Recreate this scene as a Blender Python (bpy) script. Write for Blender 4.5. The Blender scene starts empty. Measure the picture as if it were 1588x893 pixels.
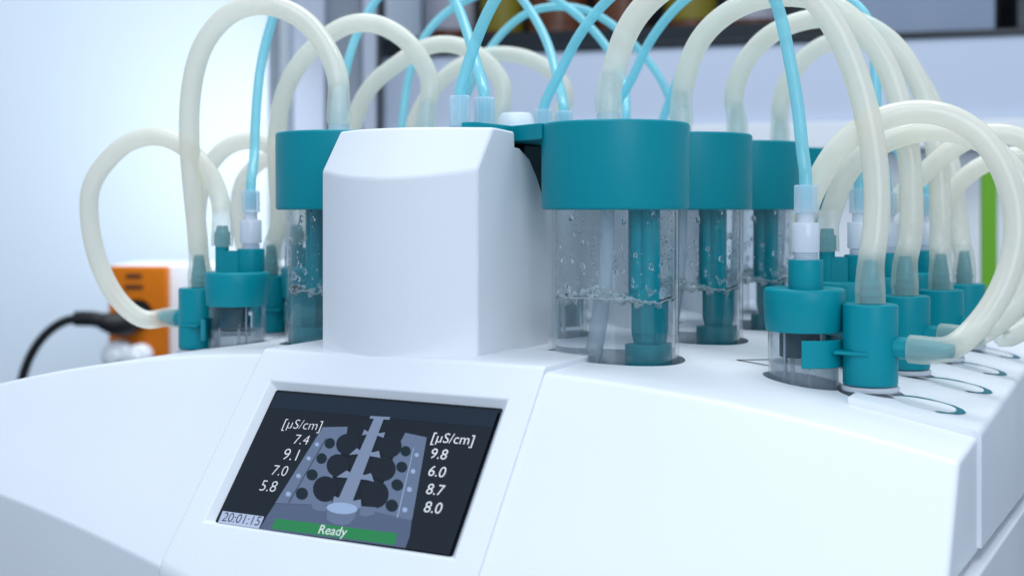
import bpy, bmesh, math, random
import numpy as np
from mathutils import Vector, Matrix

random.seed(7)
SC = bpy.context.scene
COL = SC.collection
R = math.radians

# ------------------------------------------------------------------ camera
FPX, CX, HY, HC = 1908.0, 794.0, 326.0, 0.077      # focal length in photo pixels, horizon row, eye height over the deck
cam = bpy.data.cameras.new('camera')
cam.sensor_width = 36.0
cam.lens = 36.0 * FPX / 1588.0
cam.shift_y = -(446.5 - HY) / 1588.0
cam.clip_start = 0.02
cam.clip_end = 50
cam.dof.use_dof = True
cam.dof.focus_distance = 0.655
cam.dof.aperture_fstop = 7.5
cam_o = bpy.data.objects.new('camera', cam)
COL.objects.link(cam_o)
cam_o.location = (0, 0, HC)
cam_o.rotation_euler = (R(90), 0, 0)
SC.camera = cam_o

# ------------------------------------------------------------------ world and lamps
W = bpy.data.worlds.new('World')
SC.world = W
W.use_nodes = True
bg = W.node_tree.nodes['Background']
bg.inputs[0].default_value = (0.64, 0.80, 1.0, 1)
bg.inputs[1].default_value = 0.58


def area(name, loc, target, sx, sy, power, color):
    d = bpy.data.lights.new(name, 'AREA')
    d.shape = 'RECTANGLE'
    d.size, d.size_y = sx, sy
    d.energy = power
    d.color = color
    o = bpy.data.objects.new(name, d)
    COL.objects.link(o)
    o.location = loc
    o.rotation_euler = (Vector(target) - Vector(loc)).to_track_quat('-Z', 'Y').to_euler()
    return o


area('ceiling_lamp', (-0.40, -0.40, 1.7), (-0.1, 0.7, 0.0), 1.5, 0.9, 14.8, (0.86, 0.93, 1.0))
area('rear_ceiling_lamp', (0.2, 1.15, 1.6), (0.1, 0.95, 0.0), 1.5, 0.7, 22, (0.88, 0.94, 1.0))
area('front_area', (0.42, -1.20, 0.75), (0.0, 0.75, 0.05), 1.1, 0.9, 13.5, (0.78, 0.88, 1.0))  # added fill from the front to brighten tower and vessels; no window known there
area('wall_fill', (-0.40, 1.74, 0.17), (-0.66, 2.02, 0.06), 0.30, 0.30, 0.70, (0.84, 0.94, 1.0))  # added one-sided fill, hidden behind the instrument, makes the glow on the wall

SC.view_settings.view_transform = 'Standard'
SC.view_settings.look = 'None'
SC.view_settings.exposure = 0.0
SC.view_settings.gamma = 1.0
SC.cycles.use_denoising = True
SC.cycles.max_bounces = 20
SC.cycles.transmission_bounces = 16
SC.cycles.transparent_max_bounces = 24
SC.cycles.glossy_bounces = 6
SC.cycles.diffuse_bounces = 4
SC.cycles.sample_clamp_indirect = 0.0

# ------------------------------------------------------------------ coordinates
OX, OY, TH = -0.0597, 0.6327, R(27)                # machine origin (deck front edge, middle) and heading
U = np.array([math.cos(TH), -math.sin(TH)])
V = np.array([math.sin(TH), math.cos(TH)])
O2 = np.array([OX, OY])


def wp(u, v, z):                                    # machine coordinates to world
    p = O2 + u * U + v * V
    return Vector((p[0], p[1], z))


def at(px, py, Y):                                  # a point of the photo at a known distance
    return Vector(((px - CX) / FPX * Y, Y, HC - (py - HY) / FPX * Y))


def arch(u):
    return -0.45 * max(0.0, abs(u) - 0.03) ** 2


# ------------------------------------------------------------------ materials
def new_mat(name):
    m = bpy.data.materials.new(name)
    m.use_nodes = True
    nt = m.node_tree
    return m, nt, nt.nodes['Principled BSDF'], nt.nodes['Material Output']


def plain(name, col, rough=0.4, spec=0.5, bump=0.0, bscale=900.0, mottle=0.0, mscale=14.0, metallic=0.0, coat=0.0):
    m, nt, b, out = new_mat(name)
    b.inputs['Base Color'].default_value = (*col, 1)
    b.inputs['Roughness'].default_value = rough
    b.inputs['Specular IOR Level'].default_value = spec
    b.inputs['Metallic'].default_value = metallic
    b.inputs['Coat Weight'].default_value = coat
    tc = nt.nodes.new('ShaderNodeTexCoord')
    if mottle > 0:
        n = nt.nodes.new('ShaderNodeTexNoise')
        n.inputs['Scale'].default_value = mscale
        n.inputs['Detail'].default_value = 5
        nt.links.new(tc.outputs['Object'], n.inputs['Vector'])
        mp = nt.nodes.new('ShaderNodeMapRange')
        mp.inputs['From Min'].default_value = 0.3
        mp.inputs['From Max'].default_value = 0.7
        mp.inputs['To Min'].default_value = max(0.02, rough - mottle)
        mp.inputs['To Max'].default_value = rough + mottle
        nt.links.new(n.outputs['Fac'], mp.inputs['Value'])
        nt.links.new(mp.outputs['Result'], b.inputs['Roughness'])
        hs = nt.nodes.new('ShaderNodeMixRGB')
        hs.blend_type = 'MULTIPLY'
        hs.inputs['Fac'].default_value = 0.25 * mottle / 0.1
        hs.inputs['Color1'].default_value = (*col, 1)
        nt.links.new(n.outputs['Fac'], hs.inputs['Color2'])
        gm = nt.nodes.new('ShaderNodeMapRange')
        gm.inputs['To Min'].default_value = 0.82
        gm.inputs['To Max'].default_value = 1.12
        nt.links.new(n.outputs['Fac'], gm.inputs['Value'])
        nt.links.new(gm.outputs['Result'], hs.inputs['Color2'])
        nt.links.new(hs.outputs['Color'], b.inputs['Base Color'])
    if bump > 0:
        n2 = nt.nodes.new('ShaderNodeTexNoise')
        n2.inputs['Scale'].default_value = bscale
        n2.inputs['Detail'].default_value = 2
        nt.links.new(tc.outputs['Object'], n2.inputs['Vector'])
        bp = nt.nodes.new('ShaderNodeBump')
        bp.inputs['Strength'].default_value = bump
        bp.inputs['Distance'].default_value = 0.0004
        nt.links.new(n2.outputs['Fac'], bp.inputs['Height'])
        nt.links.new(bp.outputs['Normal'], b.inputs['Normal'])
    return m


def emit(name, col, strength=1.0, base=(0.01, 0.012, 0.015), rough=0.25):
    m, nt, b, out = new_mat(name)
    b.inputs['Base Color'].default_value = (*base, 1)
    b.inputs['Roughness'].default_value = rough
    b.inputs['Specular IOR Level'].default_value = 0.12
    b.inputs['Emission Color'].default_value = (*col, 1)
    b.inputs['Emission Strength'].default_value = strength
    return m


def srgb(r, g, b):
    f = lambda c: (c / 255 / 12.92) if c <= 10 else ((c / 255 + 0.055) / 1.055) ** 2.4
    return (f(r), f(g), f(b))


def glassy(name, ior, col=(1, 1, 1), rough=0.0):
    m, nt, b, out = new_mat(name)
    b.inputs['Base Color'].default_value = (*col, 1)
    b.inputs['Roughness'].default_value = rough
    b.inputs['IOR'].default_value = ior
    b.inputs['Transmission Weight'].default_value = 1.0
    return m


def thin_clear(name, tint, ior=1.47, rough=0.015):
    """clear moulded wall: light passes straight through, the surface mirrors more at grazing angles"""
    m, nt, b, out = new_mat(name)
    nt.nodes.remove(b)
    tp = nt.nodes.new('ShaderNodeBsdfTransparent')
    tp.inputs['Color'].default_value = (*tint, 1)
    gl = nt.nodes.new('ShaderNodeBsdfGlossy')
    gl.inputs['Roughness'].default_value = rough
    lw = nt.nodes.new('ShaderNodeLayerWeight')
    lw.inputs['Blend'].default_value = 0.5
    pw = nt.nodes.new('ShaderNodeMath')
    pw.operation = 'POWER'
    pw.inputs[1].default_value = 3.8
    nt.links.new(lw.outputs['Facing'], pw.inputs[0])
    ml = nt.nodes.new('ShaderNodeMath')
    ml.operation = 'MULTIPLY_ADD'
    ml.inputs[1].default_value = 0.80
    ml.inputs[2].default_value = 0.75 * ((ior - 1) / (ior + 1)) ** 2
    nt.links.new(pw.outputs[0], ml.inputs[0])
    mx = nt.nodes.new('ShaderNodeMixShader')
    nt.links.new(ml.outputs[0], mx.inputs[0])
    nt.links.new(tp.outputs[0], mx.inputs[1])
    nt.links.new(gl.outputs[0], mx.inputs[2])
    nt.links.new(mx.outputs[0], out.inputs['Surface'])
    return m


def tubing(name, col, opac0, opac1, transl=0.35, rough=0.22, tint=None):
    """milky elastomer: partly clear through the wall, denser where the wall is seen edge-on"""
    m, nt, b, out = new_mat(name)
    b.inputs['Base Color'].default_value = (*col, 1)
    b.inputs['Roughness'].default_value = rough
    b.inputs['Specular IOR Level'].default_value = 0.8
    tc = nt.nodes.new('ShaderNodeTexCoord')
    nz = nt.nodes.new('ShaderNodeTexNoise')
    nz.inputs['Scale'].default_value = 45
    nz.inputs['Detail'].default_value = 3
    nt.links.new(tc.outputs['Object'], nz.inputs['Vector'])
    tr = nt.nodes.new('ShaderNodeBsdfTranslucent')
    tr.inputs['Color'].default_value = (*col, 1)
    mx = nt.nodes.new('ShaderNodeMixShader')
    mx.inputs[0].default_value = transl
    nt.links.new(b.outputs[0], mx.inputs[1])
    nt.links.new(tr.outputs[0], mx.inputs[2])
    tp = nt.nodes.new('ShaderNodeBsdfTransparent')
    tp.inputs['Color'].default_value = (*(tint or (0.95, 0.97, 0.95)), 1)
    lw = nt.nodes.new('ShaderNodeLayerWeight')
    lw.inputs['Blend'].default_value = 0.45
    mr = nt.nodes.new('ShaderNodeMapRange')
    mr.inputs['To Min'].default_value = opac0
    mr.inputs['To Max'].default_value = opac1
    nt.links.new(lw.outputs['Facing'], mr.inputs['Value'])
    ad = nt.nodes.new('ShaderNodeMath')
    ad.operation = 'MULTIPLY_ADD'
    ad.inputs[1].default_value = 0.16
    nt.links.new(nz.outputs['Fac'], ad.inputs[0])
    sb = nt.nodes.new('ShaderNodeMath')
    sb.operation = 'SUBTRACT'
    sb.inputs[1].default_value = 0.08
    nt.links.new(mr.outputs['Result'], ad.inputs[2])
    nt.links.new(ad.outputs[0], sb.inputs[0])
    m2 = nt.nodes.new('ShaderNodeMixShader')
    if name == 'silicone_hose':
        at_ = nt.nodes.new('ShaderNodeAttribute')
        at_.attribute_name = 'stretch'
        sc_ = nt.nodes.new('ShaderNodeMath')
        sc_.operation = 'MULTIPLY_ADD'
        sc_.inputs[1].default_value = -0.44
        nt.links.new(at_.outputs['Fac'], sc_.inputs[0])
        nt.links.new(sb.outputs[0], sc_.inputs[2])
        sb = sc_
    nt.links.new(sb.outputs[0], m2.inputs[0])
    nt.links.new(tp.outputs[0], m2.inputs[1])
    nt.links.new(mx.outputs[0], m2.inputs[2])
    nt.links.new(m2.outputs[0], out.inputs['Surface'])
    return m


M = {}
M['white'] = plain('white_plastic', (0.80, 0.815, 0.85), 0.44, 0.35, bump=0.2, bscale=1000, mottle=0.06, mscale=16)
M['smooth_white'] = plain('smooth_white_plastic', (0.80, 0.82, 0.85), 0.35, 0.45)
M['teal'] = plain('teal_plastic', (0.001, 0.250, 0.305), 0.38, 0.2, bump=0.10, bscale=1100, mottle=0.06, mscale=60)
M['dark_teal'] = plain('immersed_teal_plastic', (0.001, 0.29, 0.345), 0.35, 0.25, mottle=0.05, mscale=80)
M['print'] = plain('teal_print', (0.006, 0.16, 0.20), 0.45, 0.4)
M['glass'] = thin_clear('clear_beaker', (0.965, 0.98, 0.99))
M['fluid'] = thin_clear('clear_water', (0.95, 0.975, 0.985), 1.40, 0.03)
M['small_glass'] = thin_clear('small_tube_glass', (0.93, 0.95, 0.965), 1.5)
M['foam'] = tubing('water_foam', (0.90, 0.96, 0.99), 0.34, 0.95, transl=0.5, rough=0.06)
M['sample'] = tubing('cloudy_sample', (0.66, 0.70, 0.76), 0.30, 0.75, transl=0.4, rough=0.1)
M['insert'] = plain('dark_insert', (0.002, 0.060, 0.078), 0.35, 0.3)
M['water'] = glassy('water', 1.333, (0.985, 0.995, 1.0))
M['silicone'] = tubing('silicone_hose', (0.99, 0.95, 0.85), 0.72, 0.97, transl=0.5, rough=0.09)
M['blue'] = tubing('blue_tube', (0.42, 0.85, 0.91), 0.62, 0.95, transl=0.45, rough=0.12, tint=(0.66, 0.92, 0.97))
M['straw'] = tubing('frosted_tube', (0.76, 0.84, 0.92), 0.48, 0.92)
M['nut'] = tubing('clear_frosted_nut', (0.82, 0.92, 1.0), 0.45, 0.9, transl=0.5)
M['luer'] = tubing('milky_fitting', (0.88, 0.91, 0.97), 0.88, 1.0, transl=0.4)
M['barb'] = tubing('milky_barb', (0.85, 0.90, 0.93), 0.75, 0.98, transl=0.4)
M['black'] = plain('black_rubber', (0.008, 0.008, 0.010), 0.45, 0.4, mottle=0.05, mscale=60)
M['orange'] = plain('orange_plate', (0.60, 0.150, 0.003), 0.55, 0.2, mottle=0.05, mscale=20)
M['wall'] = plain('painted_wall', (0.80, 0.865, 0.93), 0.7, 0.2, bump=0.1, bscale=250, mottle=0.03, mscale=3)
M['grey_metal'] = plain('grey_coated_metal', (0.19, 0.215, 0.26), 0.45, 0.4, mottle=0.06, mscale=9)
M['light_metal'] = plain('light_coated_metal', (0.38, 0.41, 0.49), 0.4, 0.4, mottle=0.05, mscale=8)
M['lilac_white'] = plain('coated_panel', (0.56, 0.62, 0.74), 0.5, 0.3, mottle=0.03, mscale=4)
M['bench'] = plain('bench_top', (0.14, 0.16, 0.19), 0.4, 0.4, mottle=0.05, mscale=8)
M['brown'] = plain('brown_glass', (0.105, 0.034, 0.013), 0.3, 0.35, mottle=0.06, mscale=30)
M['yellow'] = plain('olive_label', (0.17, 0.14, 0.008), 0.5, 0.4, mottle=0.05, mscale=30)
M['dark'] = plain('dark_cabinet', (0.008, 0.012, 0.018), 0.3, 0.4, mottle=0.05, mscale=12)
M['bluegrey'] = plain('blue_grey_box', (0.22, 0.27, 0.37), 0.5, 0.4, mottle=0.2, mscale=9)
M['green'] = plain('green_strip', (0.16, 0.42, 0.02), 0.5, 0.4, mottle=0.04, mscale=15)
M['disc'] = plain('bright_white_disc', (0.90, 0.91, 0.93), 0.3, 0.4)  # whiter than the plate, fills the inside of each crescent
M['smoked'] = plain('smoked_window', (0.025, 0.038, 0.055), 0.2, 0.4, mottle=0.05, mscale=20)
M['ink'] = plain('black_print', (0.012, 0.014, 0.016), 0.5, 0.3)


# ------------------------------------------------------------------ mesh helpers
def build(name, bm, mats, parent=None, smooth=True, bevel=0.0, segs=3, angle=35, mat_world=None):
    bmesh.ops.recalc_face_normals(bm, faces=bm.faces[:]) if mat_world != 'keep' else None
    me = bpy.data.meshes.new(name)
    bm.to_mesh(me)
    bm.free()
    o = bpy.data.objects.new(name, me)
    COL.objects.link(o)
    for m in (mats if isinstance(mats, (list, tuple)) else [mats]):
        me.materials.append(m)
    if parent:
        o.parent = parent
    if smooth:
        for p in me.polygons:
            p.use_smooth = True
        try:
            me.set_sharp_from_angle(angle=R(angle))
        except Exception:
            pass
    if bevel > 0:
        b = o.modifiers.new('bevel', 'BEVEL')
        b.width = bevel
        b.segments = segs
        b.limit_method = 'ANGLE'
        b.angle_limit = R(30)
        b.harden_normals = True
    return o


def lathe(bm, prof, segs=48, center=(0, 0), close=True, axis_m=None):
    """prof: list of (r, z); r == 0 ends become poles"""
    rings = []
    for r, z in prof:
        if r <= 1e-7:
            rings.append([bm.verts.new((center[0], center[1], z))])
        else:
            rings.append([bm.verts.new((center[0] + r * math.cos(2 * math.pi * i / segs),
                                        center[1] + r * math.sin(2 * math.pi * i / segs), z)) for i in range(segs)])
    allv = [v for r in rings for v in r]
    for a, b in zip(rings, rings[1:]):
        for i in range(segs):
            j = (i + 1) % segs
            if len(a) == 1 and len(b) == 1:
                continue
            if len(a) == 1:
                bm.faces.new((a[0], b[i], b[j]))
            elif len(b) == 1:
                bm.faces.new((a[j], a[i], b[0]))
            else:
                bm.faces.new((a[i], a[j], b[j], b[i]))
    if axis_m is not None:
        bmesh.ops.transform(bm, matrix=axis_m, verts=allv)
    return allv


def ring_prof(prof):
    return prof + [prof[0]]


def rounded(r, z0, z1, e=0.0012, n=3):
    """closed solid cylinder profile with rounded rims"""
    p = [(0, z0)]
    for i in range(n + 1):
        a = math.pi / 2 * i / n
        p.append((r - e + e * math.sin(a), z0 + e - e * math.cos(a)))
    for i in range(n + 1):
        a = math.pi / 2 * i / n
        p.append((r - e + e * math.cos(a), z1 - e + e * math.sin(a)))
    p.append((0, z1))
    return p


def box(bm, x0, x1, y0, y1, z0, z1, mtx=None):
    vs = [bm.verts.new((x, y, z)) for x in (x0, x1) for y in (y0, y1) for z in (z0, z1)]
    q = lambda a, b, c, d: bm.faces.new((vs[a], vs[b], vs[c], vs[d]))
    q(0, 1, 3, 2); q(4, 6, 7, 5); q(0, 4, 5, 1); q(2, 3, 7, 6); q(0, 2, 6, 4); q(1, 5, 7, 3)
    if mtx is not None:
        bmesh.ops.transform(bm, matrix=mtx, verts=vs)
    return vs


def prism(bm, pts, z0, z1):
    a = [bm.verts.new((x, y, z0)) for x, y in pts]
    b = [bm.verts.new((x, y, z1)) for x, y in pts]
    n = len(pts)
    bm.faces.new(a[::-1]); bm.faces.new(b)
    for i in range(n):
        j = (i + 1) % n
        bm.faces.new((a[i], a[j], b[j], b[i]))


def spline(pts, step=0.003):
    """centripetal-like Catmull-Rom through pts, resampled evenly"""
    P = [Vector(p) for p in pts]
    P = [2 * P[0] - P[1]] + P + [2 * P[-1] - P[-2]]
    dense = []
    for i in range(1, len(P) - 2):
        p0, p1, p2, p3 = P[i - 1:i + 3]
        t0 = 0.0
        t1 = t0 + max(1e-5, (p1 - p0).length) ** 0.5
        t2 = t1 + max(1e-5, (p2 - p1).length) ** 0.5
        t3 = t2 + max(1e-5, (p3 - p2).length) ** 0.5
        for k in range(24):
            t = t1 + (t2 - t1) * k / 24
            a1 = (t1 - t) / (t1 - t0) * p0 + (t - t0) / (t1 - t0) * p1
            a2 = (t2 - t) / (t2 - t1) * p1 + (t - t1) / (t2 - t1) * p2
            a3 = (t3 - t) / (t3 - t2) * p2 + (t - t2) / (t3 - t2) * p3
            b1 = (t2 - t) / (t2 - t0) * a1 + (t - t0) / (t2 - t0) * a2
            b2 = (t3 - t) / (t3 - t1) * a2 + (t - t1) / (t3 - t1) * a3
            dense.append((t2 - t) / (t2 - t1) * b1 + (t - t1) / (t2 - t1) * b2)
    dense.append(P[-2])
    for _ in range(10):                               # ease the small kinks out, ends fixed
        nd = dense[:]
        for i in range(4, len(dense) - 4):
            nd[i] = dense[i] * 0.5 + (dense[i - 3] + dense[i + 3]) * 0.25
        dense = nd
    L = [0.0]
    for a, b in zip(dense, dense[1:]):
        L.append(L[-1] + (b - a).length)
    n = max(8, int(L[-1] / step))
    out, j = [], 0
    for i in range(n + 1):
        s = L[-1] * i / n
        while j < len(L) - 2 and L[j + 1] < s:
            j += 1
        f = (s - L[j]) / max(1e-9, L[j + 1] - L[j])
        out.append(dense[j].lerp(dense[j + 1], min(1, max(0, f))))
    return out, L[-1]


def sweep(bm, path, rad, segs=22, cap=True, matfn=None):
    n = len(path)
    tang = [(path[min(i + 1, n - 1)] - path[max(i - 1, 0)]).normalized() for i in range(n)]
    up = Vector((0, 0, 1)) if abs(tang[0].z) < 0.9 else Vector((1, 0, 0))
    nrm = (up - tang[0] * up.dot(tang[0])).normalized()
    rings = []
    for i in range(n):
        nrm = (nrm - tang[i] * nrm.dot(tang[i])).normalized()
        b = tang[i].cross(nrm)
        r = rad(i / (n - 1)) if callable(rad) else rad
        rings.append([bm.verts.new(path[i] + (nrm * math.cos(2 * math.pi * k / segs) + b * math.sin(2 * math.pi * k / segs)) * r)
                      for k in range(segs)])
    for i in range(n - 1):
        for k in range(segs):
            j = (k + 1) % segs
            f = bm.faces.new((rings[i][k], rings[i][j], rings[i + 1][j], rings[i + 1][k]))
            if matfn:
                f.material_index = matfn((i + 0.5) / (n - 1))
    if cap:
        bm.faces.new(rings[0][::-1]); bm.faces.new(rings[-1])
    return rings


def empty(name, loc=(0, 0, 0), rz=0.0, label=None, cat=None, group=None):
    o = bpy.data.objects.new(name, None)
    o.empty_display_size = 0.02
    COL.objects.link(o)
    o.location = loc
    o.rotation_euler = (0, 0, rz)
    tag(o, label, cat, group)
    return o


def tag(o, label=None, cat=None, group=None, kind=None):
    if label: o['label'] = label
    if cat: o['category'] = cat
    if group: o['group'] = group
    if kind: o['kind'] = kind
    return o


def copy_tree(o, parent=None):
    c = o.copy()
    COL.objects.link(c)
    if parent:
        c.parent = parent
    for ch in [x for x in KIDS.get(o.name, [])]:
        copy_tree(ch, c)
    return c


KIDS = {}


def index_kids():
    KIDS.clear()
    for o in bpy.data.objects:
        if o.parent:
            KIDS.setdefault(o.parent.name, []).append(o)


# ------------------------------------------------------------------ layout of the instrument
RB = [(0.0867, 0.0849), (0.0886, 0.1987), (0.0937, 0.3017), (0.0955, 0.410)]     # big vessels, right row (u, v)
LB = [(-0.0940, 0.0870), (-0.0985, 0.1980), (-0.0962, 0.3010), (-0.0980, 0.4070)]
RS = [(0.1860, 0.1000), (0.1890, 0.1830), (0.1960, 0.2680), (0.2010, 0.3480)]     # small vessels
LS = [(-0.1860 - 0.002 * k, 0.1000 + 0.083 * k) for k in range(4)]
RT = [(0.2200, 0.0968), (0.2237, 0.1770), (0.2313, 0.2616), (0.2350, 0.3458)]     # tee couplings
LT = [(-0.2235, 0.1060), (-0.2195, 0.1780), (-0.2290, 0.2620), (-0.2340, 0.3450)]

# ------------------------------------------------------------------ housing
root = empty('laboratory_analyzer', (OX, OY, 0), -TH,
             'white bench-top laboratory analyzer with a tilted display and a tall rounded tower', 'instrument')

UL, UR, VB = -0.315, 0.272, 0.52
ank = np.polyfit([0, 0.085, 0.112, 0.165, 0.222, 0.31], [0.092, 0.0815, 0.0755, 0.0642, 0.0525, 0.0375], 2)
TAN = math.tan(R(50.4))


def low(u):
    return float(np.polyval(ank, abs(u)))


def profile(u, lift=0.0):
    """outline of the body across the machine at u: back, deck, rounded nose, slope, rounded lower edge, skirt"""
    za = arch(u) + lift
    a = low(u)
    pts = [(VB, -0.26), (VB, za - 0.02), (VB - 0.01, za - 0.004), (VB - 0.02, za)]
    for v in (0.42, 0.36, 0.30, 0.24, 0.18, 0.12, 0.06, 0.03):
        pts.append((v, za))
    r = 0.006
    s = R(50.4)
    d = r * math.tan(s / 2)
    c = (d, za - r)                                   # centre of the rounding
    for i in range(7):
        t = s * i / 6
        pts.append((c[0] - r * math.sin(t), c[1] + r * math.cos(t)))
    z1 = za - a * TAN
    r2 = 0.004
    s2 = R(90) - s
    d2 = r2 * math.tan(s2 / 2)
    p1 = (-a + d2 * math.cos(s), z1 + d2 * math.sin(s))
    for f in (0.25, 0.5, 0.75):
        pts.append((p1[0] * f, (za - r) + (p1[1] - za + r) * f - 0.0 + r * (1 - f) * 0.0))
    # keep the slope straight: recompute the three mid points on the line
    q0, q1 = pts[-4], p1
    for i, f in enumerate((0.25, 0.5, 0.75)):
        pts[-3 + i] = (q0[0] + (q1[0] - q0[0]) * f, q0[1] + (q1[1] - q0[1]) * f)
    c2 = (p1[0] + r2 * math.sin(s), p1[1] - r2 * math.cos(s))
    for i in range(5):
        t = s + s2 * i / 4
        pts.append((c2[0] - r2 * math.sin(t), c2[1] + r2 * math.cos(t)))
    pts.append((-a, z1 - 0.06))
    pts.append((-a, -0.26))
    return pts


def inset(pts, d):
    n = len(pts)
    out = []
    for i in range(n):
        a, b, c = Vector(pts[i - 1]), Vector(pts[i]), Vector(pts[(i + 1) % n])
        e1 = (b - a).normalized(); e2 = (c - b).normalized()
        n1 = Vector((-e1.y, e1.x)); n2 = Vector((-e2.y, e2.x))
        m = (n1 + n2)
        m = m / max(0.3, m.dot(n1)) if m.length > 1e-6 else n1
        out.append((b.x + m.x * d, b.y + m.y * d))
    return out


us = [UL + (UR - UL) * i / 56 for i in range(57)]
sections = [(u, profile(u)) for u in us]
re = 0.0026
ends = []
for i in range(1, 6):
    t = math.pi / 2 * i / 5
    ends.append((UR + re * math.sin(t), re * (1 - math.cos(t))))
# orientation test so that inset goes inwards
tst = inset(profile(0.2), 0.002)
sgn = 1.0 if max(p[1] for p in tst) < max(p[1] for p in profile(0.2)) else -1.0
for u, d in ends:
    sections.append((u, inset(profile(UR), sgn * d)))
bm = bmesh.new()
rows = [[bm.verts.new((u, v, z)) for v, z in pts] for u, pts in sections]
n = len(rows[0])
for a, b in zip(rows, rows[1:]):
    for i in range(n):
        j = (i + 1) % n
        bm.faces.new((a[i], a[j], b[j], b[i]))
bm.faces.new(rows[0]); bm.faces.new(rows[-1][::-1])
housing = build('housing', bm, M['white'], root)


def cyl_cut(spots, r, z0, z1):
    b = bmesh.new()
    for u, v in spots:
        lathe(b, [(0, z0), (r, z0), (r, z1), (0, z1)], 64, (u, v))
    bmesh.ops.recalc_face_normals(b, faces=b.faces[:])
    me = bpy.data.meshes.new('cut'); b.to_mesh(me); b.free()
    return bpy.data.objects.new('cut', me)


def cut(o, cutters):
    """apply boolean differences and keep only the resulting mesh"""
    for c in cutters:
        COL.objects.link(c)
        m = o.modifiers.new('cut', 'BOOLEAN')
        m.operation = 'DIFFERENCE'
        m.solver = 'EXACT'
        m.object = c
        dg = bpy.context.evaluated_depsgraph_get()
        dg.update()
        me = bpy.data.meshes.new_from_object(o.evaluated_get(dg))
        o.modifiers.remove(m)
        o.data = me
        bpy.data.objects.remove(c)


def loose(b):
    bmesh.ops.recalc_face_normals(b, faces=b.faces[:])
    me = bpy.data.meshes.new('cut'); b.to_mesh(me); b.free()
    return bpy.data.objects.new('cut', me)


ss = R(50.4)
slope_m = Matrix(((1, 0, 0, 0), (0, -math.cos(ss), -math.sin(ss), 0), (0, -math.sin(ss), math.cos(ss), 0), (0, 0, 0, 1)))
# slope_m: x = u, y = distance down the slope, z = out of the panel

b1 = bmesh.new()
box(b1, -0.0735, 0.0735, 0.0165, 0.1025, -0.0075, 0.02, slope_m)
b2 = bmesh.new()                                       # parting gap low on the right end
gm = Matrix.Translation((0, -0.0067, -0.0738)) @ Matrix.Rotation(math.atan(-0.098), 4, 'X')
box(b2, 0.262, 0.30, -0.10, 0.6, -0.0024, 0.0020, gm)
cuts = []
for c in (cyl_cut(RB + LB, 0.0378, -0.06, 0.05), cyl_cut(RS + LS, 0.0212, -0.09, 0.05),
          cyl_cut(RT + LT, 0.0160, -0.09, 0.05), loose(b1), loose(b2)):
    # cutters share the housing's frame
    c.parent = root
    cuts.append(c)
cut(housing, cuts)
for p in housing.data.polygons:
    p.use_smooth = True
housing.data.set_sharp_from_angle(angle=R(32))

# lower right skirt, a hair proud of the body, under the parting gap
bm = bmesh.new()
pv = [(-0.0067, -0.0760), (0.515, -0.1270), (0.515, -0.255), (-0.040, -0.255), (-0.046, -0.12)]
va = [bm.verts.new((0.266, v, z)) for v, z in pv]
vb = [bm.verts.new((0.2795, v, z)) for v, z in pv]
bm.faces.new(va); bm.faces.new(vb[::-1])
for i in range(len(pv)):
    j = (i + 1) % len(pv)
    bm.faces.new((va[i], va[j], vb[j], vb[i]))
build('lower_skirt', bm, M['white'], root, bevel=0.0016)

# dark latches showing in the gap
for v in (0.16, 0.225, 0.29, 0.36):
    bm = bmesh.new()
    box(bm, 0.264, 0.2735, v, v + 0.012, -0.0755 - 0.098 * (v + 0.0067), -0.0715 - 0.098 * (v + 0.0067))
    build('gap_clip', bm, M['light_metal'], root, bevel=0.0006)

# ---- console panel with the display recess
CW = 0.0850
bm = bmesh.new()
lift = 0.0016
prof = []
for v in (0.062, 0.045, 0.03, 0.015):
    prof.append((v, lift))
r = 0.005
d = r * math.tan(ss / 2)
for i in range(7):
    t = ss * i / 6
    prof.append((d - r * math.sin(t), lift - r + r * math.cos(t)))
nose = len(prof) - 1
s0 = 0.0182
s1 = 0.1003
off = lift


def on_slope(u, s, h=0.0):
    return slope_m @ Vector((u, s, h + off * math.cos(ss) * 0.9))


LOWC = 0.1265
cols = [-CW, -0.0712, -0.036, 0.0, 0.036, 0.0712, CW]
grid = []
for v, z in prof:
    grid.append([bm.verts.new((u, v, z)) for u in cols])
for s in (s0, s1):
    grid.append([bm.verts.new(on_slope(u, s)) for u in cols])
for k in range(6):
    t = math.pi / 2 * k / 5
    row = []
    for u in cols:
        e = (low(u) + 0.0005) / math.cos(ss) - 0.004 * (1 - math.sin(t))
        row.append(bm.verts.new(slope_m @ Vector((u, e, off * 0.6)) + Vector((0, 0, -0.004 * (1 - math.cos(t))))))
    grid.append(row)
grid.append([bm.verts.new(v.co + Vector((0, 0, -0.10))) for v in grid[-1]])
io = len(prof)                                          # index of the s0 row
for i in range(len(grid) - 1):
    for k in range(len(cols) - 1):
        if i == io and 1 <= k <= 4:
            continue
        bm.faces.new((grid[i][k], grid[i][k + 1], grid[i + 1][k + 1], grid[i + 1][k]))
# recess walls down to the screen
ti, bi = 0.0212, 0.0978
ui = 0.0678
dep = -0.0042
top_in = [bm.verts.new(on_slope(u / 0.0712 * ui, ti, dep)) for u in cols[1:6]]
bot_in = [bm.verts.new(on_slope(u / 0.0712 * ui, bi, dep)) for u in cols[1:6]]
for k in range(4):
    bm.faces.new((grid[io][1 + k], grid[io][2 + k], top_in[k + 1], top_in[k]))
    bm.faces.new((grid[io + 1][1 + k], grid[io + 1][2 + k], bot_in[k + 1], bot_in[k]))
bm.faces.new((grid[io][1], grid[io + 1][1], bot_in[0], top_in[0]))
bm.faces.new((grid[io][5], grid[io + 1][5], bot_in[4], top_in[4]))
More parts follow.
